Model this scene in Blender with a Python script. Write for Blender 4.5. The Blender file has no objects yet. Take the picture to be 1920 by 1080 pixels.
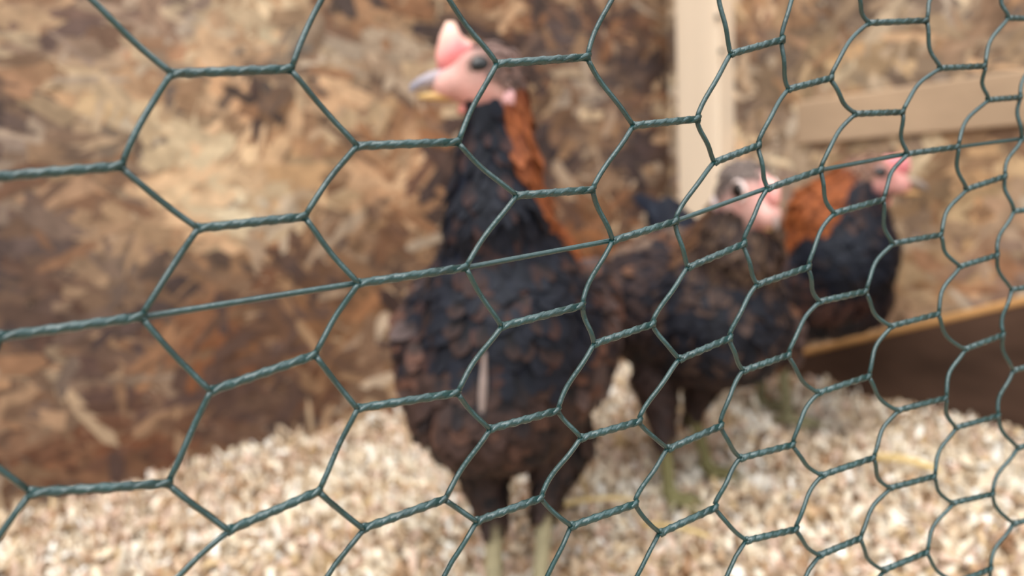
import bpy, math, random
import numpy as np
from mathutils import Vector, Matrix

random.seed(11); rng = np.random.default_rng(11)
scene = bpy.context.scene
COL = scene.collection

# ------------------------------------------------------------------ camera
FPX = 1500.0; CAM_H = 0.334; PITCH = math.radians(9.5); ROLL = math.radians(3.0)
A3 = lambda *v: np.array(v, float)
FW = A3(0, math.cos(PITCH), -math.sin(PITCH)); _R0 = A3(1, 0, 0); _U0 = np.cross(_R0, FW)
UP = math.cos(ROLL)*_U0 + math.sin(ROLL)*_R0
RT = math.cos(ROLL)*_R0 - math.sin(ROLL)*_U0
CP = A3(0, 0, CAM_H)
cd = bpy.data.cameras.new('camera'); cam = bpy.data.objects.new('camera', cd); COL.objects.link(cam)
cd.sensor_width = 36.0; cd.lens = 36.0*FPX/1920.0; cd.clip_start = 0.01; cd.clip_end = 50
m = Matrix.Identity(4)
for i in range(3):
    m[i][0] = RT[i]; m[i][1] = UP[i]; m[i][2] = -FW[i]; m[i][3] = CP[i]
cam.matrix_world = m
cd.dof.use_dof = True; cd.dof.focus_distance = 0.180
cd.dof.aperture_fstop = cd.lens/2.85
scene.camera = cam

# ------------------------------------------------------------------ light
world = bpy.data.worlds.new('overcast_sky'); scene.world = world; world.use_nodes = True
bg = world.node_tree.nodes['Background']
bg.inputs[0].default_value = (0.93, 0.97, 1.0, 1)
# standard overcast sky: the zenith three times as bright as the horizon
_nt = world.node_tree; _tc = _nt.nodes.new('ShaderNodeTexCoord'); _sx = _nt.nodes.new('ShaderNodeSeparateXYZ'); _mr = _nt.nodes.new('ShaderNodeMapRange')
_mr.inputs[1].default_value = 0; _mr.inputs[2].default_value = 1; SKY = 2.9; _mr.inputs[3].default_value = SKY/3; _mr.inputs[4].default_value = SKY
_nt.links.new(_tc.outputs['Generated'], _sx.inputs[0]); _nt.links.new(_sx.outputs['Z'], _mr.inputs[0]); _nt.links.new(_mr.outputs[0], bg.inputs[1])
sd = bpy.data.lights.new('sun', 'SUN'); sd.energy = 2.5; sd.angle = math.radians(50); sd.color = (1, 0.96, 0.9)
sun = bpy.data.objects.new('sun', sd); COL.objects.link(sun)
sun.rotation_euler = Vector((-0.25, -0.55, 1.0)).to_track_quat('Z', 'Y').to_euler()
scene.view_settings.view_transform = 'Standard'; scene.view_settings.look = 'None'
scene.view_settings.exposure = 0.0; scene.view_settings.gamma = 1.0
scene.view_settings.use_curve_mapping = False

# ------------------------------------------------------------------ helpers
def ray(x, y): return FW + (x-960)/FPX*RT - (y-540)/FPX*UP
def G(x, y, z=0.0):                       # pixel -> ground
    d = ray(x, y); return CP + d*(z-CAM_H)/d[2]
def P(x, y, Y):                           # pixel -> point at depth Y
    d = ray(x, y); return CP + d*Y/d[1]
def onplane(x, y, p0, n):
    d = ray(x, y); return CP + d*(np.dot(p0-CP, n)/np.dot(d, n))
def nrm(v): v = np.asarray(v, float); return v/np.linalg.norm(v)
def lin(c):
    c = np.asarray(c, float)/255.0
    return np.where(c <= .04045, c/12.92, ((c+.055)/1.055)**2.4)

def mk(name, verts, faces, mat, parent=None, cols=None, smooth=True):
    me = bpy.data.meshes.new(name)
    me.from_pydata([tuple(map(float, v)) for v in verts], [], [tuple(map(int, f)) for f in faces])
    if cols is not None:
        a = me.color_attributes.new('Col', 'FLOAT_COLOR', 'POINT')
        c4 = np.ones((len(verts), 4), np.float32); c4[:, :3] = cols
        a.data.foreach_set('color', c4.ravel())
    if smooth: me.polygons.foreach_set('use_smooth', [True]*len(me.polygons))
    me.materials.append(mat); me.update()
    o = bpy.data.objects.new(name, me); COL.objects.link(o)
    if parent is not None:
        o.parent = parent
        o.matrix_parent_inverse = Matrix.Translation(parent.location).inverted() if parent.type == 'EMPTY' else Matrix.Identity(4)
    return o
def tag(o, label=None, cat=None, group=None, kind=None):
    if label: o['label'] = label
    if cat: o['category'] = cat
    if group: o['group'] = group
    if kind: o['kind'] = kind
    return o
def empty(name, loc):
    o = bpy.data.objects.new(name, None); COL.objects.link(o); o.location = tuple(loc); o.empty_display_size = .02
    return o

def material(name, rough=.6, spec=.3, attr=True, base=(120, 100, 80), noise=None, bump=0, bscale=200, coat=0, stretch=(1, 1, 1), sheen=0):
    """procedural material: colour attribute or flat colour, mottled by noise, with fine relief"""
    mt = bpy.data.materials.new(name); mt.use_nodes = True
    nt = mt.node_tree; N = nt.nodes; Lk = nt.links; b = N['Principled BSDF']
    b.inputs['Roughness'].default_value = rough; b.inputs['Specular IOR Level'].default_value = spec
    b.inputs['Coat Weight'].default_value = coat; b.inputs['Sheen Weight'].default_value = sheen
    tc = N.new('ShaderNodeTexCoord'); mp = N.new('ShaderNodeMapping'); mp.inputs['Scale'].default_value = stretch
    Lk.new(tc.outputs['Object'], mp.inputs[0])
    if attr:
        src = N.new('ShaderNodeAttribute'); src.attribute_name = 'Col'; out = src.outputs['Color']
    else:
        src = N.new('ShaderNodeRGB'); src.outputs[0].default_value = (*lin(base), 1); out = src.outputs[0]
    if noise:
        sc, lo, hi = noise
        nz = N.new('ShaderNodeTexNoise'); nz.inputs['Scale'].default_value = sc; nz.inputs['Detail'].default_value = 5
        Lk.new(mp.outputs[0], nz.inputs['Vector'])
        mr = N.new('ShaderNodeMapRange'); mr.inputs[1].default_value = .3; mr.inputs[2].default_value = .7
        mr.inputs[3].default_value = lo; mr.inputs[4].default_value = hi
        Lk.new(nz.outputs['Fac'], mr.inputs[0])
        mx = N.new('ShaderNodeMix'); mx.data_type = 'RGBA'; mx.blend_type = 'MULTIPLY'; mx.inputs[0].default_value = 1
        Lk.new(out, mx.inputs[6]); Lk.new(mr.outputs[0], mx.inputs[7]); out = mx.outputs[2]
    Lk.new(out, b.inputs['Base Color'])
    if bump:
        nb = N.new('ShaderNodeTexNoise'); nb.inputs['Scale'].default_value = bscale; nb.inputs['Detail'].default_value = 4
        Lk.new(mp.outputs[0], nb.inputs['Vector'])
        bp = N.new('ShaderNodeBump'); bp.inputs['Strength'].default_value = bump; bp.inputs['Distance'].default_value = .002
        Lk.new(nb.outputs['Fac'], bp.inputs['Height']); Lk.new(bp.outputs[0], b.inputs['Normal'])
    return mt

M = dict(
    strand=material('osb_strands', .7, .25, noise=(60, .72, 1.15), bump=.3, bscale=150),
    panel=material('osb_panel', .8, .2, attr=False, base=(118, 88, 62), noise=(25, .6, 1.2), bump=.4, bscale=90),
    stud=material('planed_pine', .6, .3, attr=False, base=(238, 217, 192), noise=(30, .93, 1.04), bump=.1, bscale=60, stretch=(1, 1, .08)),
    batten=material('pinkish_pine', .7, .25, attr=False, base=(186, 158, 130), noise=(22, .8, 1.12), bump=.2, bscale=50, stretch=(.3, .3, 1)),
    darkboard=material('weathered_board', .85, .15, attr=False, base=(78, 58, 47), noise=(25, .6, 1.25), bump=.4, bscale=60, stretch=(.3, .3, 1)),
    rawedge=material('raw_board_edge', .75, .2, attr=False, base=(196, 148, 96), noise=(40, .8, 1.1), bump=.2, bscale=60),
    nail=material('nail_steel', .4, .5, attr=False, base=(70, 66, 62), noise=(200, .8, 1.1)),
    floor=material('litter_bed', .9, .1, attr=False, base=(182, 160, 134), noise=(70, .6, 1.2), bump=.8, bscale=120),
    flake=material('pine_shavings', .8, .2, noise=(150, .88, 1.08)),
    soil=material('bare_soil', .95, .1, attr=False, base=(112, 98, 78), noise=(6, .7, 1.2), bump=.5, bscale=30),
    straw=material('straw', .6, .3, attr=False, base=(214, 186, 130), noise=(60, .85, 1.1), stretch=(.2, 1, 1)),
    wire=material('green_pvc_wire', .30, .8, attr=False, base=(20, 56, 56), noise=(160, .8, 1.2), bump=.15, bscale=700),
    body=material('hen_down', .75, .15, noise=(90, .85, 1.1), bump=.3, bscale=300),
    feather=material('hen_feathers', .6, .18, noise=(120, .85, 1.15)),
    comb=material('comb_skin', .5, .4, noise=(220, .9, 1.08), bump=.2, bscale=500),
    beak=material('beak_horn', .4, .45, noise=(120, .9, 1.08)),
    eye=material('eye_gloss', .08, .6),
)

def tube(path, radii, sides=8, closed=True):
    """circular tube along a path; returns verts, faces"""
    path = np.asarray(path, float); n = len(path)
    radii = np.broadcast_to(np.asarray(radii, float), (n,))
    tg = np.gradient(path, axis=0); tg /= np.linalg.norm(tg, axis=1)[:, None]
    ref = A3(0, 0, 1) if abs(tg[0][2]) < .9 else A3(1, 0, 0)
    a = nrm(np.cross(tg[0], ref)); V = []
    for i in range(n):
        a = a - tg[i]*np.dot(a, tg[i]); a = nrm(a); b = np.cross(tg[i], a)
        for k in range(sides):
            t = 2*math.pi*k/sides
            V.append(path[i] + radii[i]*(math.cos(t)*a + math.sin(t)*b))
    Fc = [(i*sides+k, i*sides+(k+1) % sides, (i+1)*sides+(k+1) % sides, (i+1)*sides+k) for i in range(n-1) for k in range(sides)]
    Fc.append(tuple(range(sides))[::-1]); Fc.append(tuple((n-1)*sides+k for k in range(sides)))
    return V, Fc
def join(parts):
    V = []; Fc = []
    for v, f in parts:
        o = len(V); V += list(v); Fc += [tuple(i+o for i in q) for q in f]
    return V, Fc
def box(o, ax, ay, az):
    """box from corner o with edge vectors"""
    o, ax, ay, az = map(lambda q: np.asarray(q, float), (o, ax, ay, az))
    V = [o, o+ax, o+ax+ay, o+ay, o+az, o+ax+az, o+ax+ay+az, o+ay+az]
    return V, [(0, 3, 2, 1), (4, 5, 6, 7), (0, 1, 5, 4), (1, 2, 6, 5), (2, 3, 7, 6), (3, 0, 4, 7)]
def bevel(o, w=.002):
    b = o.modifiers.new('bevel', 'BEVEL'); b.width = w; b.segments = 2; b.limit_method = 'ANGLE'
    for p in o.data.polygons: p.use_smooth = False
def vnoise(p, s, seed=0):
    """smooth value noise, numpy, p (n,2)"""
    q = np.asarray(p, float)*s + seed*17.31; i = np.floor(q).astype(int); f = q-i; f = f*f*(3-2*f)
    def h(a, b):
        x = np.sin(a*127.1 + b*311.7 + seed*74.7)*43758.5453; return x-np.floor(x)
    a = h(i[:, 0], i[:, 1]); b = h(i[:, 0]+1, i[:, 1]); c = h(i[:, 0], i[:, 1]+1); d = h(i[:, 0]+1, i[:, 1]+1)
    return (a*(1-f[:, 0])+b*f[:, 0])*(1-f[:, 1]) + (c*(1-f[:, 0])+d*f[:, 0])*f[:, 1]

# ------------------------------------------------------------------ the pen
CORNER = A3(.27, 1.33, 0)
SD = nrm(A3(.85, .527, 0))         # along the left wall towards the corner
TD = nrm(A3(.527, -.85, 0))        # along the right wall, away from the corner
NL = TD                             # left wall faces into the pen
NR = -SD                            # right wall faces into the pen
Z = A3(0, 0, 1)
WH = 1.15

def wall(name, a, b, inward, label):
    """OSB sheet standing from a to b, its face on the line a-b"""
    d = b-a
    V, Fc = box(a-Z*.05, d, -inward*.012, Z*(WH+.05))
    o = mk(name, V, Fc, M['panel'], smooth=False); tag(o, label, 'wall', kind='structure')
    return o
wl = wall('wall_left', CORNER-SD*1.95, CORNER+SD*.0, NL, 'mottled brown strand board wall behind the tall hen')
wr = wall('wall_right', CORNER-TD*.012, CORNER+TD*1.35, NR, 'pale tan strand board wall behind the rust necked hen')

def strands(parent, a, d, inward, length, height, n, patches, palette, seed, gain=1.0):
    """overlapping wood strands pressed into the face of the board"""
    r = np.random.default_rng(seed)
    s = r.uniform(-.02, length, n); z = r.uniform(-.03, height, n)
    pos2 = np.stack([s, z], 1)
    nz = .5+((vnoise(pos2, 9, seed)-.5)*.6 + (vnoise(pos2, 24, seed+3)-.5)*.75)
    hue = vnoise(pos2*A3(1, 1.4)[:2], 15, seed+6); mauve, salmon = A3(.86, .90, 1.02), A3(1.05, .92, .86)
    grey = lambda c: (lambda c: c*.84+.16*c.mean(-1, keepdims=True))(np.asarray(c, float))
    pal = lin(grey(palette)*gain); V = []; Fc = []; Cc = []
    pp = []
    for (px, py, rad, c, w) in patches:
        q = onplane(px, py, a, inward); dist = np.linalg.norm(q-CP)
        pp.append((np.dot(q-a, d), q[2], rad*dist/FPX, lin(grey(c)*gain), w))
    for i in range(n):
        L = r.uniform(.03, .12)*.5; W = r.uniform(.008, .026)*.5
        th = r.choice([0, 1])*math.pi/2*.0 + r.normal(0, .75)
        k = int(np.clip((nz[i]-.2)/.6*len(pal) + r.normal(0, 2.1), 0, len(pal)-1))
        c = pal[k]*r.uniform(.75, 1.25)
        for (ps, pz, pr, pc, w) in pp:
            g = math.exp(-((s[i]-ps)**2+(z[i]-pz)**2)/(pr*pr))*w*r.uniform(.15, 1.15)
            g = min(g, .95); c = c*(1-g) + pc*g*r.uniform(.8, 1.2)
        hh = hue[i]+r.normal(0, .13)
        c = c*(mauve if hh < .40 else salmon if hh > .66 else 1.0)
        e1 = d*math.cos(th)+Z*math.sin(th); e2 = -d*math.sin(th)+Z*math.cos(th)
        o = a + d*s[i] + Z*z[i] + inward*r.uniform(.0003, .0022); b0 = len(V)
        tl = r.normal(0, .012); tw = r.normal(0, .03)
        for (x, y) in ((-1, r.uniform(-.6, .6)), (-r.uniform(.6, .9), 1), (r.uniform(.6, .9), r.uniform(.7, 1.1)), (1, r.uniform(-.6, .6)), (r.uniform(.6, .9), -1), (-r.uniform(.6, .9), -r.uniform(.7, 1.1))):
            V.append(o + e1*L*x + e2*W*y + inward*(x*L*tl+y*W*tw)); Cc.append(c)
        Fc.append(tuple(range(b0, b0+6)))
    o = mk('wood_strands', V, Fc, M['strand'], parent, np.array(Cc), smooth=False)
    o['kind'] = 'stuff'
    return o
PAL_L = [(70, 56, 54), (92, 70, 60), (116, 86, 64), (136, 98, 68), (150, 112, 80), (168, 130, 94), (186, 150, 112), (206, 176, 138)]
PAL_R = [(112, 88, 68), (138, 108, 80), (156, 124, 90), (172, 138, 100), (184, 152, 114), (196, 166, 128), (210, 184, 148), (160, 128, 104)]
PATCH_L = [  # pale, dark and rusty areas, shade painted in along the foot and by the corner: x, y, radius, colour, weight
    (60, 60, 110, (120, 100, 88), .6), (60, 240, 95, (84, 68, 66), .8), (230, 60, 70, (176, 128, 98), .7), (180, 230, 80, (206, 168, 120), .8),
    (300, 290, 45, (236, 212, 168), .85), (400, 340, 80, (234, 210, 166), .95), (440, 380, 45, (246, 228, 190), .8), (500, 60, 55, (232, 206, 164), .9), (410, 80, 50, (224, 196, 156), .8),
    (350, 20, 60, (140, 118, 104), .6), (620, 50, 60, (104, 88, 80), .7), (720, 60, 70, (168, 134, 100), .7), (700, 190, 70, (196, 158, 112), .7),
    (600, 220, 60, (140, 98, 72), .7), (790, 220, 60, (176, 116, 74), .9), (560, 330, 70, (206, 172, 124), .8), (700, 330, 60, (160, 112, 72), .7),
    (60, 380, 100, (126, 94, 74), .7), (250, 390, 70, (104, 80, 68), .7), (200, 480, 70, (196, 156, 116), .7), (60, 500, 90, (96, 78, 68), .7), (450, 480, 70, (178, 130, 86), .7),
    (700, 460, 80, (166, 120, 76), .7), (100, 580, 90, (104, 76, 60), .8), (250, 690, 110, (88, 68, 60), .85), (60, 720, 100, (86, 66, 58), .8), (290, 710, 30, (206, 160, 110), .6),
    (430, 640, 70, (160, 100, 52), .8), (600, 600, 100, (150, 98, 54), .8), (480, 790, 110, (112, 76, 52), .8), (200, 840, 120, (124, 76, 48), .85), (40, 880, 110, (92, 62, 44), .9), (640, 720, 90, (120, 84, 56), .8), (350, 860, 90, (110, 72, 50), .8),
    (1060, 80, 90, (110, 94, 88), .8), (1150, 200, 80, (116, 98, 90), .6), (1120, 330, 50, (176, 136, 96), .7), (1200, 70, 60, (120, 88, 66), .7), (1240, 260, 60, (104, 76, 62), .8), (1080, 430, 70, (172, 108, 56), .95), (1010, 30, 50, (150, 108, 78), .5),
]
PATCH_R = [
    (1450, 60, 60, (132, 112, 98), .6), (1520, 120, 60, (176, 142, 102), .6), (1600, 130, 60, (208, 178, 130), .7), (1700, 90, 60, (188, 152, 108), .6), (1820, 40, 70, (200, 176, 146), .7), (1880, 110, 50, (164, 138, 110), .6),
    (1450, 200, 50, (156, 128, 98), .6), (1800, 320, 70, (206, 174, 126), .7), (1850, 420, 60, (196, 160, 112), .7), (1740, 420, 60, (152, 112, 76), .7), (1880, 480, 60, (158, 102, 58), .8),
    (1700, 520, 60, (176, 140, 96), .7), (1780, 520, 50, (150, 104, 66), .7), (1600, 620, 60, (150, 104, 68), .7), (1650, 250, 60, (190, 156, 118), .5),
]
strands(wl, CORNER-SD*1.95, SD, NL, 1.95, .95, 13000, PATCH_L, PAL_L, 4)
strands(wr, CORNER, TD, NR, 1.2, .95, 8000, PATCH_R, PAL_R, 9, 1.06)

gd = mk('ground', [(-9, -9, -.06), (9, -9, -.06), (9, 9, -.06), (-9, 9, -.06)], [(0, 1, 2, 3)], M['soil'], smooth=False); tag(gd, 'bare brown ground around the pen', 'ground', kind='structure')
# floor: a litter bed that banks a little against the boards
ns, ntt = 150, 100
ss = np.linspace(-1.95, 0, ns); tt = np.linspace(0, 1.35, ntt)
def litter_z(p2):
    s, t = p2[:, 0], p2[:, 1]
    return .010*(vnoise(p2, 9, 1)-.5) + .007*(vnoise(p2, 30, 2)-.5) + .003*np.exp(-t/.05)*(vnoise(p2, 7, 3)) - np.exp(-t/.25)*(.008+.016*np.clip((-s-.50)/.38, 0, 1)) + .014*np.exp(s/.05)*vnoise(p2, 8, 5) - .002
Sg, Tg = np.meshgrid(ss, tt, indexing='ij'); p2 = np.stack([Sg.ravel(), Tg.ravel()], 1); zz = litter_z(p2)
V = CORNER + p2[:, :1]*SD + p2[:, 1:]*TD + zz[:, None]*Z
Fc = [(i*ntt+j, i*ntt+j+1, (i+1)*ntt+j+1, (i+1)*ntt+j) for i in range(ns-1) for j in range(ntt-1)]
fl = mk('floor', V, Fc, M['floor']); tag(fl, 'pen floor bedded with pale wood litter', 'floor', kind='structure')

# wood shavings: curled flakes, one heap nobody could count
NF = 21000
pal = lin(np.array([(236, 224, 204), (224, 206, 180), (208, 184, 156), (218, 190, 170), (190, 158, 126), (246, 240, 230), (166, 130, 100), (204, 176, 136), (230, 214, 190)]))
pw = np.array([.2, .18, .15, .14, .08, .12, .04, .05, .04]); pw /= pw.sum()
V = []; Fc = []; Cc = []
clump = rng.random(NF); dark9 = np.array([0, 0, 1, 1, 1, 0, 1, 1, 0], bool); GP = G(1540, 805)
for i in range(NF):
    while True:
        s = -.012-1.9*rng.random()**.9; t = .012+1.24*rng.random()
        w = CORNER+SD*s+TD*t
        if w[1] > .33 and abs(w[0]) < .75*w[1]+.12: break
    cq = np.array([[s, t]]); clump[i] = np.clip((vnoise(cq, 11, 7)[0]*.6+vnoise(cq, 34, 8)[0]*.4-.25)*2, 0, 1)
    z0 = litter_z(np.array([[s, t]]))[0]
    L = rng.uniform(.007, .021); W = rng.uniform(.004, .011); th = rng.uniform(0, 2*math.pi)
    if rng.random() < .06: L *= 1.9; W *= .8
    e1 = A3(math.cos(th), math.sin(th), rng.normal(0, .28)); e2 = A3(-math.sin(th), math.cos(th), rng.normal(0, .28)); e3 = np.cross(e1, e2)
    curl = rng.uniform(-1.2, 2.2)*L*.5; tw = rng.normal(0, .3)
    o = w + Z*(z0 + rng.uniform(.0, .010)); b0 = len(V)
    cl = clump[i]; wgt = pw*np.where(dark9, .25+2.6*cl, 1.35-.8*cl); c = pal[rng.choice(9, p=wgt/wgt.sum())]*rng.uniform(.8, 1.1)
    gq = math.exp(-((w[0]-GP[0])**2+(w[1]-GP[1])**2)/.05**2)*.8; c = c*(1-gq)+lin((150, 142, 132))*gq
    for k in range(4):
        u = k/3*2-1; wd = W*(1-.35*abs(u))*.5
        mid = o + e1*L*.5*u + e3*curl*(u*u-.4)
        V.append(mid + (e2*math.cos(tw*u)+e3*math.sin(tw*u))*wd); V.append(mid - (e2*math.cos(tw*u)+e3*math.sin(tw*u))*wd*rng.uniform(.5, 1)); Cc += [c, c]
    Fc += [(b0+2*k, b0+2*k+1, b0+2*k+3, b0+2*k+2) for k in range(3)]
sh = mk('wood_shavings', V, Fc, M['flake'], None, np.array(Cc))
tag(sh, 'loose bed of curled cream wood shavings under the hens', 'wood shavings', kind='stuff')

# stud on the right wall by the corner
s0 = .056
stud = empty('wooden_stud', CORNER+TD*(s0+.0445)+NR*.019); tag(stud, 'upright cream pine stud fixed in the corner of the strand board walls', 'post')
V, Fc = box(CORNER+TD*s0+NR*.0005-Z*.01, TD*.086, NR*.036, Z*(WH-.0)); ob = mk('post', V, Fc, M['stud'], stud, smooth=False); bevel(ob, .003)
for (px, py) in ((1345, 32), (1352, 96)):
    q = onplane(px, py, CORNER+NR*.0385, NR)
    a, b = tube([q-NR*.004, q+NR*.0015], .0035, 10); mk('nail', a, b, M['nail'], stud)
# batten across the right wall
q0 = onplane(1500, 272, CORNER, NR); q1 = onplane(1910, 236, CORNER, NR); hb = .058
t0 = np.dot(q0-CORNER, TD); t1 = 1.15; zb0 = q0[2]; sl = (q1[2]-q0[2])/(np.dot(q1-q0, TD)); zb1 = zb0+sl*(t1-t0)
bt = empty('wall_batten', CORNER+TD*(t0+t1)/2+Z*zb0); tag(bt, 'horizontal pinkish board fixed across the pale tan wall above the rust necked hen', 'board')
V, Fc = box(CORNER+TD*t0+NR*.003+Z*zb0, TD*(t1-t0)+Z*(zb1-zb0), NR*.005, Z*hb); ob = mk('plank', V, Fc, M['batten'], bt, smooth=False); bevel(ob, .004)
# dark board set on edge along the foot of the right wall, its top edge raw
off = .035; pr = CORNER+NR*off
e0 = onplane(1478, 664, pr, NR); e1 = onplane(1915, 560, pr, NR)
tA, tB = np.dot(e0-CORNER, TD), np.dot(e1-CORNER, TD); slp = (e1[2]-e0[2])/(tB-tA); tC = tB+.25
za, zc = e0[2], e0[2]+slp*(tC-tA)
eb = empty('edge_board', CORNER+TD*(tA+tC)/2+NR*off); tag(eb, 'dark sloping board half buried in shavings at the foot of the pale wall', 'board')
A = CORNER+TD*tA+NR*off; Cq = CORNER+TD*tC+NR*off; th = -NR*.022
fr = [A-Z*.02, Cq-Z*.02, Cq+Z*(zc-.008), A+Z*(za-.008)]
V = fr+[q+th for q in fr]; ob = mk('board_face', V, [(0, 1, 2, 3), (7, 6, 5, 4), (0, 4, 5, 1), (1, 5, 6, 2), (2, 6, 7, 3), (3, 7, 4, 0)], M['darkboard'], eb, smooth=False)
V, Fc = box(A+Z*(za-.008), TD*(tC-tA)+Z*(zc-za), th, Z*.010); ob = mk('raw_edge', V, Fc, M['rawedge'], eb, smooth=False); ob['label'] = 'pale raw upper edge'; bevel(ob, .003)

# stray straws on the litter
for i, (x0, y0, x1, y1, lab) in enumerate(((1045, 948, 1190, 940, 'pale straw lying on the shavings behind the tall hen\'s legs'), (1640, 858, 1760, 885, 'broad pale sliver lying on open shavings below the dark board'), (1200, 985, 1330, 1010, 'thin straw lying in front of the speckled hen\'s feet'))):
    a = G(x0, y0, .016); b = G(x1, y1, .016); k = np.linspace(0, 1, 8)[:, None]
    pth = a*(1-k)+b*k+Z*(.006*np.sin(k*math.pi)) + np.cross(b-a, Z)*.05*np.sin(k*math.pi*1.3)
    v, fc = tube(pth, np.linspace(.0032, .0022, 8)*(1.4 if i == 1 else .8), 7); o = mk('straw_stalk', v, fc, M['straw']); tag(o, lab, 'straw', 'stray straws on the litter')

# ------------------------------------------------------------------ hens
def surface_nets(f, org, h):
    nx, ny, nz = f.shape; s = f < 0
    crn = [(i, j, k) for i in (0, 1) for j in (0, 1) for k in (0, 1)]
    sl = lambda a, c: a[c[0]:nx-1+c[0], c[1]:ny-1+c[1], c[2]:nz-1+c[2]]
    cnt = sum(sl(s, c).astype(np.int8) for c in crn); act = (cnt > 0) & (cnt < 8)
    idx = np.argwhere(act); vid = -np.ones(act.shape, np.int64); vid[act] = np.arange(len(idx))
    acc = np.zeros((len(idx), 3)); num = np.zeros(len(idx))
    g = lambda c: f[idx[:, 0]+c[0], idx[:, 1]+c[1], idx[:, 2]+c[2]]
    for a in crn:
        for ax in range(3):
            if a[ax]: continue
            b = list(a); b[ax] = 1; fa, fb = g(a), g(b); mm = (fa < 0) != (fb < 0)
            t = np.where(mm, fa/np.where(mm, fa-fb, 1), 0)
            pnt = np.tile(np.array(a, float), (len(idx), 1)); pnt[:, ax] += t
            acc += pnt*mm[:, None]; num += mm
    V = org + (idx + acc/num[:, None])*h
    Q = []
    for ax in range(3):
        o1, o2 = [(1, 2), (2, 0), (0, 1)][ax]
        lo = [slice(1, -1)]*3; lo[ax] = slice(0, -1); hi = [slice(1, -1)]*3; hi[ax] = slice(1, None)
        A_, B_ = s[tuple(lo)], s[tuple(hi)]
        for flip in (0, 1):
            e = np.argwhere(A_ & ~B_ if not flip else ~A_ & B_)
            e = e + np.array([1 if i != ax else 0 for i in range(3)])
            def cell(d1, d2):
                c = e.copy(); c[:, o1] -= d1; c[:, o2] -= d2; return vid[c[:, 0], c[:, 1], c[:, 2]]
            q = np.stack([cell(1, 1), cell(0, 1), cell(0, 0), cell(1, 0)], 1)
            Q.append(q[:, ::-1] if flip else q)
    Q = np.concatenate(Q); Q = Q[(Q >= 0).all(1)]
    return V, Q

class Prim:
    def __init__(s, kind, reg, k, flow, **kw): s.kind, s.reg, s.k, s.flow = kind, reg, k, nrm(flow); s.__dict__.update(kw)
    def d(s, p):
        if s.kind == 'cone':
            ba = s.b-s.a; t = np.clip(((p-s.a)@ba)/np.dot(ba, ba), 0, 1)
            return np.linalg.norm(p-s.a-t[..., None]*ba, axis=-1) - (s.ra+(s.rb-s.ra)*t)
        q = (p-s.c)@s.R.T; k0 = np.linalg.norm(q/s.r, axis=-1); k1 = np.linalg.norm(q/s.r**2, axis=-1)+1e-9
        return k0*(k0-1)/k1
    def bounds(s):
        if s.kind == 'cone': return np.minimum(s.a-s.ra, s.b-s.rb), np.maximum(s.a+s.ra, s.b+s.rb)
        m = s.r.max(); return s.c-m, s.c+m
def smin(a, b, k):
    h = np.clip(.5+.5*(b-a)/k, 0, 1); return b*(1-h)+a*h-k*h*(1-h)
def cone(reg, a, ra, b, rb, k=.012, flow=None): return Prim('cone', reg, k, (b-a) if flow is None else flow, a=a, b=b, ra=ra, rb=rb)
def ell(reg, c, r, axes, k=.02, flow=(0, 0, -1)): return Prim('ell', reg, k, flow, c=c, r=np.array(r, float), R=np.array(axes))

def long_feather(root, tip, width, normal, bend=.0, n=7):
    """one quill: narrow at the root, rounded at the tip, cambered across"""
    d = tip-root; L = np.linalg.norm(d); t = d/L; nn = nrm(normal-t*np.dot(normal, t)); b = np.cross(t, nn); V = []; Fc = []
    for i in range(n+1):
        u = i/n; w = width*.5*(.35+.65*min(1, u*2.2))*math.sqrt(max(.03, 1-max(0, (u-.7)/.3)**2))
        c = root+d*u+nn*bend*L*math.sin(u*math.pi)
        for x in (-1, 0, 1): V.append(c+b*w*x+nn*w*.28*(1-abs(x)))
    for i in range(n):
        for j in range(2): Fc.append((i*3+j, i*3+j+1, i*3+j+4, i*3+j+3))
    m_ = len(V); V2 = V+[v-nn*.0006 for v in V]
    Fc += [tuple(q+m_ for q in f[::-1]) for f in Fc]
    for i in range(n): Fc += [(i*3, i*3+3, i*3+3+m_, i*3+m_), (i*3+2+m_, i*3+5+m_, i*3+5, i*3+2)]
    return V2, Fc

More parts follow.
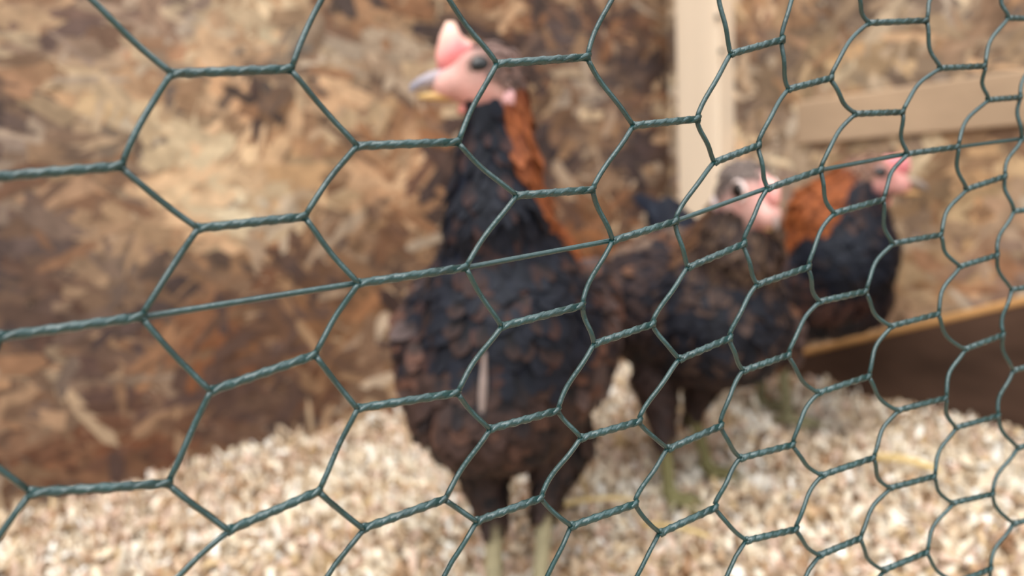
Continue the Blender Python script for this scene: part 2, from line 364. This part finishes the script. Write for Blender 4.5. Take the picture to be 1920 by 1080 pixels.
def make_hen(label, prims, head, feathers, palette, longs, seed, nfeath=3400, voxel=.0030):
    r = np.random.default_rng(seed)
    H, HF, hs = head['c'], nrm(head['f']), head['s']
    HS = nrm(np.cross(HF, Z)); HU = np.cross(HS, HF)
    ax = [HF, HS, HU]
    hp = lambda f, s, u: H + hs*(HF*f+HS*s+HU*u)
    prims = prims + [
        ell('head', hp(-.004, 0, .001), hs*A3(.022, .0165, .0195), ax, .008, -HF-.3*HU),
        cone('face', hp(.006, 0, -.002), hs*.0150, hp(.024, 0, -.004), hs*.0098, .008, -HF),
        cone('face', hp(.006, .0050, .004), hs*.0112, hp(-.004, .0050, .0015), hs*.0105, .004, -HF),
        cone('face', hp(.006, -.0050, .004), hs*.0112, hp(-.004, -.0050, .0015), hs*.0105, .004, -HF),
        cone('face', hp(.002, .0045, -.006), hs*.0125, hp(-.008, .005, -.012), hs*.0095, .006, -HF),
        cone('face', hp(.002, -.0045, -.006), hs*.0125, hp(-.008, -.005, -.012), hs*.0095, .006, -HF)]
    lo = np.min([p.bounds()[0] for p in prims], 0)-.012; hi = np.max([p.bounds()[1] for p in prims], 0)+.012
    dims = np.ceil((hi-lo)/voxel).astype(int)+1
    f = np.full(dims, 1.0, np.float32); g = [lo[i]+np.arange(dims[i])*voxel for i in range(3)]
    for p in prims:
        a, b = p.bounds(); pad = p.k+.012
        i0 = np.clip(((a-pad-lo)/voxel).astype(int), 0, dims); i1 = np.clip(((b+pad-lo)/voxel).astype(int)+2, 0, dims)
        X = np.stack(np.meshgrid(*[g[i][i0[i]:i1[i]] for i in range(3)], indexing='ij'), -1)
        sl = tuple(slice(i0[i], i1[i]) for i in range(3)); f[sl] = smin(f[sl], p.d(X), p.k)
    V, Q = surface_nets(f, lo, voxel)
    D = np.stack([p.d(V) for p in prims], 1); near = D.argmin(1); regs = np.array([p.reg for p in prims])[near]
    base = V*0
    for rg in set(regs):
        mk_ = regs == rg; pl = palette[rg]; base[mk_] = lin(pl[0][0])*(.85+.3*r.random((mk_.sum(), 1)))
    fm = regs == 'face'; q3 = (V[fm]-H)/hs
    w1 = np.clip(.5+.5*np.sin(q3@A3(310, 190, 260)+1)*np.sin(q3@A3(-170, 330, 220)), 0, 1)[:, None]; dd = (q3@HU)[:, None]; ff = (q3@HF)[:, None]
    pale, red = lin(head.get('pale', (226, 196, 184))), lin(head.get('red', (204, 128, 122)))
    base[fm] = base[fm]*.5 + .5*(pale*w1+red*(1-w1))
    k_ = np.clip((-dd-.010)/.008, 0, 1)*.6; base[fm] = base[fm]*(1-k_)+red*.8*k_          # redder throat
    k_ = np.exp(-((ff-.005)**2+(dd-.0055)**2)/.0088**2)*.75; base[fm] = base[fm]*(1-k_)+lin((112, 84, 74))*k_   # bare dark skin round the eye
    # soften the region borders of the skin / down
    for _ in range(4):
        acc = np.zeros_like(base); n_ = np.zeros(len(V))
        for j in range(4):
            np.add.at(acc, Q[:, j], base[Q].mean(1)); np.add.at(n_, Q[:, j], 1)
        base = acc/np.maximum(n_, 1)[:, None]
    foot = V[V[:, 2] < V[:, 2].min()+.012].mean(0)
    hen = empty('hen', (foot[0], foot[1], 0)); tag(hen, label, 'hen', 'dark hens in the pen')
    mk('body', V, Q, M['body'], hen, base)
    # plumage: overlapping contour feathers laid along the flow of the body
    fc = V[Q].mean(1); nn = np.cross(V[Q[:, 2]]-V[Q[:, 0]], V[Q[:, 3]]-V[Q[:, 1]]); ar = np.linalg.norm(nn, axis=1); nn = nn/ar[:, None]
    freg = regs[Q[:, 0]]; dens = np.array([feathers.get(q, (0, 0, 0))[0] for q in freg])*ar
    pick = r.choice(len(Q), nfeath, p=dens/dens.sum())
    fl_ = np.array([p.flow for p in prims])[near[Q[:, 0]]]
    FV = []; FF = []; FC = []
    for q in pick:
        rg = freg[q]; _, L, W = feathers[rg]; L *= r.uniform(.75, 1.3); W *= r.uniform(.8, 1.2)
        n_ = nn[q]; t = fl_[q]-n_*np.dot(fl_[q], n_)
        if np.linalg.norm(t) < .15: t = A3(0, 0, -1)-n_*np.dot(n_, A3(0, 0, -1))
        t = nrm(t + .18*r.normal(size=3)); t = nrm(t-n_*np.dot(t, n_)); b = np.cross(n_, t)
        ch = palette[rg]; c0, c1, wt = ch[r.choice(len(ch), p=np.array([x[2] for x in ch])/sum(x[2] for x in ch))]
        c0 = lin(c0)*r.uniform(.42, .78); c1 = lin(c1)*r.uniform(.45, .8)
        o = fc[q]-t*L*.4; lift = r.uniform(.08, .22)*L; b0 = len(FV)
        for (u, x, hgt, cc) in ((0, 0, -.0008, c0), (.3, -.42, .0006, c0), (.3, .42, .0006, c0), (.72, -.5, .0010+lift*.45, c1), (.72, .5, .0010+lift*.45, c1), (1, 0, .0008+lift, c1), (.55, 0, .0022+lift*.3, c0), (.9, -.3, .0008+lift*.8, c1), (.9, .3, .0008+lift*.8, c1)):
            FV.append(o+t*L*u+b*W*x+n_*hgt); FC.append(cc)
        FF += [tuple(b0+i for i in tr) for tr in ((0, 1, 6), (0, 6, 2), (1, 3, 6), (2, 6, 4), (3, 7, 6), (4, 6, 8), (7, 5, 6), (8, 6, 5))]
    pm = mk('plumage', FV, FF, M['feather'], hen, np.array(FC)); pm['kind'] = 'stuff'
    # long wing and tail feathers, each its own quill
    for (nm, root, tip, w, nrml, bend, c) in longs:
        v, fcs = long_feather(root, tip, w, nrml, bend); cc = lin(c)*r.uniform(.55, .9)
        mk(nm, v, fcs, M['feather'], hen, np.tile(cc, (len(v), 1)))
    # beak
    def loft(name, pts, rad, c0, c1, mat):
        n = len(pts); V_ = []; F_ = []; C_ = []
        for i, ((a_, u_), (rw, rh)) in enumerate(zip(pts, rad)):
            for k in range(10):
                t = 2*math.pi*k/10; V_.append(hp(a_, rw*math.cos(t), u_+rh*math.sin(t))); C_.append(lin(c0)*(1-i/(n-1))+lin(c1)*(i/(n-1)))
        F_ = [(i*10+k, i*10+(k+1) % 10, (i+1)*10+(k+1) % 10, (i+1)*10+k) for i in range(n-1) for k in range(10)]
        F_ += [tuple(range(10))[::-1], tuple((n-1)*10+k for k in range(10))]
        return mk(name, V_, F_, mat, hen, np.array(C_))
    bc = head['beak']; bl = head.get('bl', 1.0)
    loft('upper_beak', [(.019+(a_-.019)*bl, u_) for a_, u_ in [(.019, .000), (.027, .000), (.035, -.0010), (.0415, -.0030), (.0465, -.0062), (.0475, -.0085)]], [(.0072, .0076), (.0062, .0062), (.0048, .0047), (.0034, .0034), (.0022, .0026), (.0006, .0008)], bc[0], bc[1], M['beak'])
    loft('lower_beak', [(.016+(a_-.016)*bl, u_) for a_, u_ in [(.016, -.0100), (.026, -.0108), (.035, -.0112), (.042, -.0112)]], [(.0062, .0042), (.0055, .0036), (.0038, .0026), (.0010, .0010)], bc[2], bc[3], M['beak'])
    # single comb: a thin upright blade
    cp = head.get('comb', [(.029, .004), (.030, .014), (.027, .026), (.023, .0335), (.018, .0335), (.0145, .026), (.010, .0225), (.004, .0190), (-.004, .0180), (.002, .0120), (.015, .006)])
    n = len(cp); Vc = []; Cc_ = []; cen = np.mean(cp, 0)
    for lay, sx in ((0, -1), (1, 1)):
        for (a_, u_) in cp:
            k = np.clip((u_-.004)/.028, 0, 1); Vc.append(hp(a_, sx*(.0034-.0018*k), u_)); Cc_.append(lin(head['combc'][0])*(1-k)+lin(head['combc'][1])*k)
        Vc.append(hp(cen[0], sx*.0046, cen[1])); Cc_.append(lin(head['combc'][0]))
    Fq = [(i, (i+1) % n, n+1+(i+1) % n, n+1+i) for i in range(n)] + [(n, (i+1) % n, i) for i in range(n)] + [(2*n+1, n+1+i, n+1+(i+1) % n) for i in range(n)]
    mk('comb', Vc, Fq, M['comb'], hen, np.array(Cc_))
    def blob(name, c, rr, col, mat, col2=None, par=hen):
        V_ = []; F_ = []; C_ = []; nu, nv = 14, 9
        for i in range(nv+1):
            ph = math.pi*i/nv
            for k in range(nu):
                t = 2*math.pi*k/nu
                # pole along the side axis
                V_.append(hp(c[0]+rr[0]*math.sin(ph)*math.cos(t), c[1]+rr[1]*math.cos(ph), c[2]+rr[2]*math.sin(ph)*math.sin(t)))
                pupil = col2 is not None and min(i, nv-i) <= 2
                C_.append(lin(col2 if pupil else col))
        F_ = [(i*nu+k, i*nu+(k+1) % nu, (i+1)*nu+(k+1) % nu, (i+1)*nu+k) for i in range(nv) for k in range(nu)]
        return mk(name, V_, F_, mat, par, np.array(C_))
    for sx in (-1, 1):
        ey = blob('eye', (.005, sx*.0142, .0055), (.0072, .0042, .0066), (58, 40, 32), M['eye'], (10, 8, 8))
        ring = [hp(.005+.0074*math.cos(t), sx*.0150, .0055+.0068*math.sin(t)) for t in np.linspace(0, 2*math.pi, 17)]
        v, fcs = tube(ring, .0013*hs, 6); mk('eyelid', v, fcs, M['comb'], ey, np.tile(lin(head['lid']), (len(v), 1)))
        blob('earlobe', (-.0125, sx*.0125, -.0135), (.0058, .0040, .0072), head['lobe'], M['comb'])
        blob('wattle', (.015, sx*.0050, -.0195), tuple(head.get('ws', .7)*x for x in (.0052, .0026, .0068)), head['wattle'], M['comb'])
    return hen

def legs(parts, col_unused=None):
    """thigh, shank and four toes; parts = list of (hip, rh, hock, rk, foot, facing, region)"""
    out = []
    for hip, rh, hock, rk, foot, facing, rs in parts:
        out.append(cone('thigh', hip, rh, hock, rk, .018, (hock-hip)))
        fz = foot+Z*.010
        out.append(cone('shank', hock+(hip-hock)*.05, rs*1.1, fz, rs, .006))
        fd = nrm(A3(facing[0], facing[1], 0)); sd_ = A3(-fd[1], fd[0], 0)
        for ang, ln in ((-.55, .034), (0, .044), (.55, .034), (math.pi, .018)):
            dr = fd*math.cos(ang)+sd_*math.sin(ang)
            out.append(cone('shank', fz-Z*.002, rs*.85, foot+dr*ln*.6+Z*.008, rs*.7, .004))
            out.append(cone('shank', foot+dr*ln*.6+Z*.008, rs*.7, foot+dr*ln+Z*.005, rs*.42, .003))
    return out
def axes_of(T):
    T = nrm(T); L = nrm(np.cross(T, Z)); U = np.cross(L, T); return [L, T, U]
mpx = lambda px, Y: px*Y/FPX
FE = dict(belly=(1, .022, .014), breast=(1.1, .020, .013), wing=(1, .024, .014), neck=(1.5, .020, .008), hackle=(1.8, .024, .0075), head=(2.2, .007, .004), thigh=(1.1, .018, .010), tail=(1, .03, .016), back=(1, .026, .016))
NAVY, BLK, BRN, RUST, TAN, GREY = (26, 30, 42), (20, 20, 26), (60, 44, 40), (152, 84, 44), (150, 112, 86), (104, 90, 88)

# --- tall hen, breast to the camera, head in profile
T1 = nrm(A3(.22, .95, .12)); ax1 = axes_of(T1); dn = A3(.05, .25, -1)
fL, fR = G(930, 1165), G(1011, 1160)
pr1 = [
    ell('belly', P(950, 688, .605), (.070, .115, .063), ax1, .02, T1*.4+A3(0, 0, -1)),
    ell('breast', P(950, 600, .560), (.060, .062, .060), ax1, .03, dn),
    ell('back', P(975, 560, .660), (.055, .085, .045), ax1, .03, T1),
    ell('wing', P(832, 615, .610), (.019, .085, .045), ax1, .012, T1*.6-Z*.8),
    ell('wing', P(1106, 618, .610), (.019, .085, .046), ax1, .012, T1*.6-Z*.8),
    cone('neck', P(915, 215, .530), mpx(40, .53), P(918, 300, .533), mpx(46, .535), .010),
    cone('neck', P(918, 300, .533), mpx(46, .535), P(925, 400, .538), mpx(72, .54), .010),
    cone('neck', P(925, 400, .538), mpx(74, .54), P(940, 490, .555), mpx(108, .555), .02, dn),
    cone('hackle', P(962, 185, .530), mpx(24, .53), P(968, 290, .532), mpx(27, .53), .008),
    cone('hackle', P(968, 290, .532), mpx(27, .53), P(990, 390, .545), mpx(30, .55), .008),
    cone('hackle', P(990, 390, .545), mpx(30, .55), P(1040, 480, .575), mpx(32, .57), .010),
    cone('tail', P(985, 600, .71), .036, P(1010, 585, .80), .016, .02),
] + legs([(P(895, 830, .580), mpx(62, .58), P(926, 975, .555), mpx(24, .56), fL, (-.1, -1), .0062), (P(1050, 830, .585), mpx(66, .58), P(1022, 945, .560), mpx(22, .56), fR, (.1, -1), .0058)])
pal1 = dict(belly=[((62, 46, 43), (76, 56, 50), 5), (BLK, (52, 42, 42), 2), ((84, 60, 52), (104, 74, 62), 1)], breast=[(NAVY, (36, 38, 48), 6), (BLK, (70, 52, 48), 2), ((50, 40, 44), (80, 54, 48), 1.2)],
            back=[(NAVY, BRN, 2), (BRN, (110, 66, 46), 2)], wing=[((76, 60, 58), (110, 90, 86), 3), (BRN, (112, 76, 62), 2), (NAVY, BRN, 3)],
            neck=[(NAVY, (34, 36, 46), 5), ((44, 36, 42), (80, 58, 56), 1.5)], hackle=[((140, 74, 46), (176, 102, 62), 4), ((96, 52, 36), (160, 90, 50), 2)],
            head=[((122, 96, 88), (156, 126, 116), 3), ((90, 74, 70), (130, 104, 96), 1)], face=[((206, 158, 148), (222, 160, 150), 1)], thigh=[((58, 44, 41), (72, 54, 48), 4), (BLK, (50, 40, 38), 1)],
            tail=[(NAVY, BLK, 1)], shank=[((146, 136, 108), (150, 140, 100), 1)])
lg1 = []
for sx, cx in ((-1, 832), (1, 1106)):
    for k in range(6):
        a = P(cx+sx*6, 590+k*16, .585+.004*k)+ax1[0]*0; b = a + T1*(.13-.006*k) - Z*(.035+.006*k) - A3(sx*.012, 0, 0)
        lg1.append(('flight_feather', a+A3(sx*.006, 0, 0), b, .018, A3(sx, 0, .3), .05, (46, 40, 44) if k % 2 else (78, 60, 54)))
for k in range(7):
    u = (k-3)/3; a = P(990, 590, .74); b = P(1010, 585, .80)+A3(u*.025, .055, .012-.012*abs(u)); lg1.append(('tail_feather', a, b, .024, A3(u*.6, -.2, 1), .03, (24, 28, 38)))
v, fq = None, None
hen1 = make_hen('tall black hen with outstretched neck, breast forward, head in profile', pr1,
    dict(c=P(908, 146, .530), f=(-.975, -.20, .03), s=1.02, ws=.45, beak=((172, 152, 152), (128, 132, 150), (206, 156, 96), (216, 180, 120)), combc=((236, 140, 142), (250, 206, 184)), lid=(150, 120, 110), lobe=(214, 164, 164), wattle=(206, 128, 118)),
    FE, pal1, lg1, 21)
# a loose pale quill on its breast
v, fcs = long_feather(P(909, 660, .4935), P(903, 780, .4890), .0052, A3(0, -1, 0), .0); mk('loose_quill', v, fcs, M['feather'], hen1, np.tile(lin((138, 122, 116)), (len(v), 1)))

# --- speckled hen turning towards the wire
T2 = nrm(A3(-.42, .88, .16)); ax2 = axes_of(T2); f2a, f2b = G(1256, 942), G(1328, 893)
dn2 = A3(-.1, .2, -1)
pr2 = [
    ell('belly', P(1285, 592, .765), (.062, .106, .055), ax2, .02, T2*.5-Z),
    ell('breast', P(1352, 580, .705), (.049, .055, .052), ax2, .03, dn2),
    ell('back', P(1270, 540, .810), (.052, .090, .046), ax2, .03, T2),
    ell('wing', P(1192, 590, .775), (.018, .080, .045), ax2, .012, T2*.6-Z*.8),
    ell('wing', P(1392, 600, .760), (.016, .070, .040), ax2, .012, T2*.6-Z*.8),
    cone('neck', P(1402, 392, .668), mpx(50, .668), P(1392, 460, .675), mpx(60, .675), .012),
    cone('neck', P(1392, 460, .675), mpx(60, .675), P(1362, 545, .705), mpx(82, .70), .02, dn2),
    cone('hackle', P(1380, 395, .685), mpx(38, .68), P(1335, 480, .72), mpx(55, .72), .015),
    cone('tail', P(1282, 480, .86), .034, P(1255, 420, .91), .018, .02),
] + legs([(P(1230, 715, .740), mpx(44, .74), P(1244, 818, .722), mpx(15, .72), f2a, (.4, -.9), .0062), (P(1322, 700, .775), mpx(42, .77), P(1298, 778, .775), mpx(12, .77), f2b, (.5, -.85), .0060)])
pal2 = dict(belly=[((54, 42, 42), (70, 54, 52), 4), (NAVY, (44, 40, 46), 3)], breast=[(NAVY, (40, 40, 48), 4), ((56, 44, 44), (96, 76, 68), 2)], back=[(BRN, (120, 80, 58), 3), ((92, 74, 66), (150, 124, 106), 2), (NAVY, BRN, 2)],
            wing=[((62, 50, 50), (92, 72, 66), 3), (NAVY, BRN, 3), ((84, 60, 50), (130, 90, 68), 1.5)], neck=[((72, 58, 52), (116, 92, 76), 3), ((50, 42, 44), (90, 70, 62), 3)], hackle=[((84, 62, 50), (134, 96, 70), 3), (BRN, (110, 78, 60), 2)],
            head=[((120, 104, 98), (160, 142, 132), 2), ((92, 82, 80), (140, 122, 114), 1)], face=[((214, 168, 160), (226, 166, 158), 1)], thigh=[((56, 43, 41), (72, 54, 50), 1)], tail=[(NAVY, (30, 36, 50), 1)], shank=[((122, 116, 80), (130, 124, 70), 1)])
lg2 = []
for k in range(9):
    u = (k-4)/4; a = P(1275, 455, .875)+A3(u*.008, 0, 0); b = P(1192+abs(u)*26+max(0, u)*40, 362+abs(u)*8+max(0, u)*26, .95+.02*u); lg2.append(('tail_feather', a, b, .026, A3(.3, -.9, .3), .05, (26, 32, 46)))
for sx, cx in ((-1, 1190),):
    for k in range(6):
        a = P(cx, 560+k*16, .745)+A3(-.012, -.004, 0); b = a+T2*(.12-.006*k)-Z*(.03+.004*k); lg2.append(('flight_feather', a, b, .020, A3(-.9, -.3, .3), .05, (52, 44, 46) if k % 2 else (86, 64, 54)))
hen2 = make_hen('speckled brown hen with raised black tail, face turned forward beside the tall hen', pr2,
    dict(c=P(1402, 362, .660), f=(.38, -.80, -.48), s=1.15, bl=.62, beak=((200, 160, 146), (150, 138, 136), (196, 160, 110), (200, 170, 120)), combc=((232, 156, 152), (238, 190, 176)), lid=(236, 214, 208), lobe=(232, 214, 214), wattle=(220, 156, 150),
         comb=[(.027, .004), (.028, .010), (.024, .017), (.019, .019), (.013, .0195), (.006, .0195), (-.002, .0185), (.003, .012), (.015, .006)]),
    FE, pal2, lg2, 22)

# --- rust necked hen at the back
T3 = nrm(A3(-.88, .45, .10)); ax3 = axes_of(T3); f3a, f3b = G(1427, 768), G(1476, 800)
dn3 = A3(-.3, .1, -1)
pr3 = [
    ell('belly', P(1490, 552, .925), (.054, .100, .046), ax3, .02, T3*.7-Z*.6),
    ell('breast', P(1585, 480, .875), (.048, .052, .048), ax3, .03, dn3),
    ell('back', P(1480, 525, .940), (.050, .100, .046), ax3, .03, T3),
    ell('wing', P(1480, 545, .885), (.014, .078, .036), ax3, .012, T3),
    cone('neck', P(1615, 372, .868), mpx(42, .87), P(1600, 440, .872), mpx(64, .87), .015, dn3),
    cone('hackle', P(1600, 345, .875), mpx(40, .87), P(1560, 400, .885), mpx(62, .88), .012),
    cone('hackle', P(1560, 400, .885), mpx(60, .88), P(1515, 460, .905), mpx(58, .9), .015),
    cone('tail', P(1400, 520, 1.0), .036, P(1350, 490, 1.06), .018, .02),
] + legs([(P(1440, 610, .950), mpx(38, .95), P(1426, 682, .960), mpx(10, .96), f3a, (.8, -.5), .0062), (P(1478, 610, .905), mpx(40, .905), P(1466, 680, .900), mpx(10, .90), f3b, (.8, -.5), .0062)])
pal3 = dict(belly=[((48, 40, 44), (64, 50, 50), 3), (NAVY, (40, 38, 46), 3)], breast=[(NAVY, (30, 34, 46), 6), (BLK, (52, 44, 48), 1)], back=[(BRN, (110, 66, 46), 3), (NAVY, BRN, 2)], wing=[((66, 46, 46), (92, 62, 54), 3), (NAVY, BRN, 2)],
            neck=[(NAVY, (36, 36, 46), 4), ((50, 40, 42), (86, 62, 56), 1)], hackle=[((140, 72, 36), (178, 98, 50), 5), ((104, 56, 36), (160, 86, 46), 2)], head=[((150, 112, 92), (180, 140, 118), 2), ((120, 92, 84), (150, 120, 108), 1)],
            face=[((196, 126, 124), (206, 128, 128), 1)], thigh=[((56, 43, 41), (72, 54, 50), 1)], tail=[(NAVY, BLK, 1)], shank=[((112, 106, 80), (120, 112, 70), 1)])
lg3 = []
for k in range(7):
    u = (k-3)/3; a = P(1390, 515, 1.0)+A3(0, u*.008, 0); b = P(1345-8*abs(u), 480, 1.08)+A3(-.02, u*.03, .01-.012*abs(u)); lg3.append(('tail_feather', a, b, .026, A3(.2, u*.4, 1), .04, (26, 30, 40)))
for k in range(6):
    a = P(1530-k*4, 525+k*14, .868); b = a+T3*(.13-.006*k)-Z*.02; lg3.append(('flight_feather', a, b, .020, A3(-.2, -1, .3), .05, (56, 42, 44) if k % 2 else (84, 56, 48)))
hen3 = make_hen('rust necked hen with black breast standing side on by the pale wall', pr3,
    dict(c=P(1634, 334, .865), f=(.93, -.34, -.10), s=1.18, beak=((176, 150, 120), (96, 100, 114), (196, 150, 100), (190, 150, 104)), combc=((222, 132, 138), (232, 160, 160)), lid=(180, 130, 120), lobe=(206, 160, 160), wattle=(214, 140, 130),
         comb=[(.029, .004), (.031, .012), (.028, .021), (.022, .023), (.016, .021), (.010, .0205), (.004, .0190), (-.003, .0180), (.002, .0120), (.015, .006)]),
    FE, pal3, lg3, 23)

# ------------------------------------------------------------------ chicken wire in front of the camera
YAW, TILT, D0 = math.radians(26), math.radians(3), .170
wu = math.cos(YAW)*RT+math.sin(YAW)*FW; _n0 = np.cross(wu, UP); wv = math.cos(TILT)*UP+math.sin(TILT)*_n0; wn = np.cross(wu, wv)
W0 = CP+FW*D0
def uvpix(x, y):
    q = onplane(x, y, W0, wn)-W0; return np.array([q@wu, q@wv])
def at_uv(u, v, w=0): return W0+wu*u+wv*v+wn*w
TW = {}
def column(c, par, rows):
    for r_, v in rows.items(): TW[(c, 2*r_+par)] = (uvpix(*v[:2]), uvpix(*v[2:]))
column(0, 1, {1: (-30, 334, 230, 312), 2: (0, 632, 268, 594), 3: (58, 925, 318, 906)})
column(1, 0, {1: (322, 138, 547, 130), 2: (372, 428, 575, 406), 3: (395, 733, 592, 664), 4: (428, 992, 598, 917)})
column(2, 1, {1: (670, 273, 862, 266), 2: (670, 531, 872, 501), 3: (668, 765, 857, 735), 4: (683, 993, 838, 936)})
column(3, 0, {1: (932, 119, 1103, 107), 2: (965, 367, 1108, 356), 3: (940, 612, 1092, 572), 4: (921, 806, 1050, 770), 5: (893, 977, 1015, 932)})
column(4, 1, {1: (1185, 236, 1305, 224), 2: (1152, 451, 1270, 414), 3: (1118, 645, 1228, 607), 4: (1088, 820, 1197, 788), 5: (1070, 985, 1190, 942)})
column(5, 0, {1: (1370, 101, 1465, 75), 2: (1345, 303, 1427, 271), 3: (1293, 501, 1397, 456), 4: (1272, 672, 1365, 632), 5: (1254, 841, 1352, 797), 6: (1243, 1001, 1346, 952)})
column(6, 1, {1: (1484, 166, 1563, 145), 2: (1440, 353, 1538, 318), 3: (1417, 533, 1512, 500), 4: (1397, 695, 1481, 665), 5: (1393, 860, 1490, 834), 6: (1398, 1012, 1490, 990)})
column(7, 0, {1: (1632, 42, 1740, 38), 2: (1600, 214, 1688, 211), 3: (1561, 400, 1653, 374), 4: (1540, 566, 1627, 546), 5: (1536, 737, 1630, 705), 6: (1536, 890, 1633, 856), 7: (1536, 1041, 1612, 1008)})
column(8, 1, {1: (1757, 129, 1840, 125), 2: (1700, 289, 1795, 275), 3: (1677, 457, 1768, 440), 4: (1668, 612, 1757, 588), 5: (1677, 769, 1768, 745), 6: (1669, 916, 1753, 893), 7: (1660, 1071, 1741, 1036)})
column(9, 0, {1: (1885, 35, 1950, 37), 2: (1855, 187, 1915, 182), 3: (1815, 355, 1887, 330), 4: (1795, 500, 1865, 478), 5: (1805, 655, 1877, 627), 6: (1795, 803, 1875, 780), 7: (1787, 944, 1862, 926), 8: (1792, 1089, 1852, 1064)})
column(10, -1, {3: (1918, 260, 1985, 246), 4: (1897, 396, 1960, 390), 5: (1897, 543, 1965, 533), 6: (1905, 695, 1968, 679), 7: (1908, 839, 1972, 822), 8: (1896, 980, 1955, 966)})
# just outside the frame, where the visible strands run to
column(0, 1, {0: (-90, -50, 150, -26)}); column(2, 1, {0: (628, -45, 838, -12)}); column(4, 1, {0: (1162, -30, 1347, -18)}); column(6, 1, {0: (1500, -28, 1607, -22)}); column(8, 1, {0: (1760, -22, 1880, -24)})
seen = set(TW); MEAS = dict(TW)
# the rest of the roll: regular lattice carried on from the nearest measured cells
kk = np.array(list(MEAS), float); mm = np.array([(a+b)/2 for a, b in MEAS.values()]); hv = np.array([(b-a)/2 for a, b in MEAS.values()])
Aff, *_ = np.linalg.lstsq(np.c_[np.ones(len(kk)), kk], mm, rcond=None); hmean = hv.mean(0)
resid = mm-np.c_[np.ones(len(kk)), kk]@Aff
for c in range(-6, 19):
    for q in range(-14, 44):
        if (c+q) % 2 == 0 or (c, q) in TW: continue
        w = 1/(((kk[:, 0]-c)*2)**2+(kk[:, 1]-q)**2)**1.5; d2 = (((kk[:, 0]-c)*2)**2+(kk[:, 1]-q)**2).min()
        ce = A3(1, c, q)@Aff + (w[:, None]*resid).sum(0)/w.sum()*math.exp(-d2/60.)
        if at_uv(*ce)[2] < .02: continue
        TW[(c, q)] = (ce-hmean, ce+hmean)
RW = .00058
cw = empty('chicken_wire_panel', (at_uv(0, 0)[0], at_uv(0, 0)[1], 0)); tag(cw, 'green plastic coated hexagonal chicken wire stretched across the front of the pen', 'wire netting')
bulk = []
def relief(c, q): return .0008*math.sin(c*1.7+q*2.3)
def node(c, q, side): return TW[(c, q)][side]
def vis(p):
    d = p-CP; zf = d@FW
    if zf < .02: return False
    x = 960+FPX*(d@RT)/zf; y = 540-FPX*(d@UP)/zf; return -40 < x < 1960 and -40 < y < 1120
def emit(name, vf, show):
    if show: mk(name, vf[0], vf[1], M['wire'], cw)
    else: bulk.append(vf)
for (c, q), (a, b) in TW.items():
    A_ = at_uv(a[0], a[1], relief(c, q)); B_ = at_uv(b[0], b[1], relief(c, q)+.0003); show = vis(A_) or vis(B_) or vis((A_+B_)/2)
    parts = []; d = nrm(B_-A_); s1 = nrm(wv-d*np.dot(wv, d)); n1 = np.cross(d, s1); n = 20 if show else 8
    for ph in (0, math.pi):
        pth = []; ang = random.uniform(0, .4)
        for i in range(n+1):
            u = i/n; t = ph+math.pi*.5+u*2*math.pi*3.0; rr = RW*.66*(1+.5*max(0, 1-u*8, u*8-7))
            pth.append(A_+(B_-A_)*(u*1.04-.02)+rr*(math.cos(t)*n1+math.sin(t)*s1))
        parts.append(tube(pth, RW, 7 if show else 5))
    parts.append(tube([A_, (A_+B_)/2, B_], RW*1.42, 8 if show else 4))
    emit('wire_twist', join(parts), show)
    for dq in (-1, 1):                     # single strands to the next column of twists
        if (c+1, q+dq) not in TW: continue
        e = TW[(c+1, q+dq)][0]; S = at_uv(b[0], b[1], relief(c, q)); E_ = at_uv(e[0], e[1], relief(c+1, q+dq)); Lg = np.linalg.norm(E_-S)
        k = float(np.clip((c-2.5)/4, 0, 1)) if c >= 0 else 0
        bow = (.012 + .075*k + random.uniform(-.012, .02))*Lg
        t_ = nrm(E_-S); pp_ = nrm(np.cross(wn, t_)); pp_ = pp_ if np.dot(pp_, wu) < 0 else -pp_
        skew = .35 if dq == -1 else .6; n = 12 if show else 4; pth = []
        off1 = nrm(wv)*RW*.8*(1 if dq == -1 else -1)
        for i in range(n+1):
            u = i/n; sh_ = math.sin(math.pi*u**(.85 if dq == -1 else 1.05))
            pth.append(S+(E_-S)*u + pp_*bow*sh_ + off1*(1-u) - (-off1)*u*0 + wn*.0004*math.sin(u*7+c))
        emit('wire_strand', tube(pth, RW, 8 if show else 5), show and True)
# straight reinforcing wire woven through one row
pth = []
for c in range(-6, 19):
    q = 5
    if (c, q) in TW:
        a, b = TW[(c, q)]
        for u in (0, .5, 1): pth.append(at_uv(*(a*(1-u)+b*u+A3(0, .0006*math.sin(u*6))), relief(c, q)-.0009))
pth = np.array(pth); fine = []
for i in range(len(pth)-1):
    for u in np.linspace(0, 1, 5)[:-1]: fine.append(pth[i]*(1-u)+pth[i+1]*u)
fine.append(pth[-1]); v, fcs = tube(fine, RW*1.02, 8); o = mk('reinforcing_wire', v, fcs, M['wire'], cw); o['label'] = 'straight reinforcing wire woven through the netting'
v, fcs = join(bulk); o = mk('wire_netting', v, fcs, M['wire'], cw); o['kind'] = 'stuff'
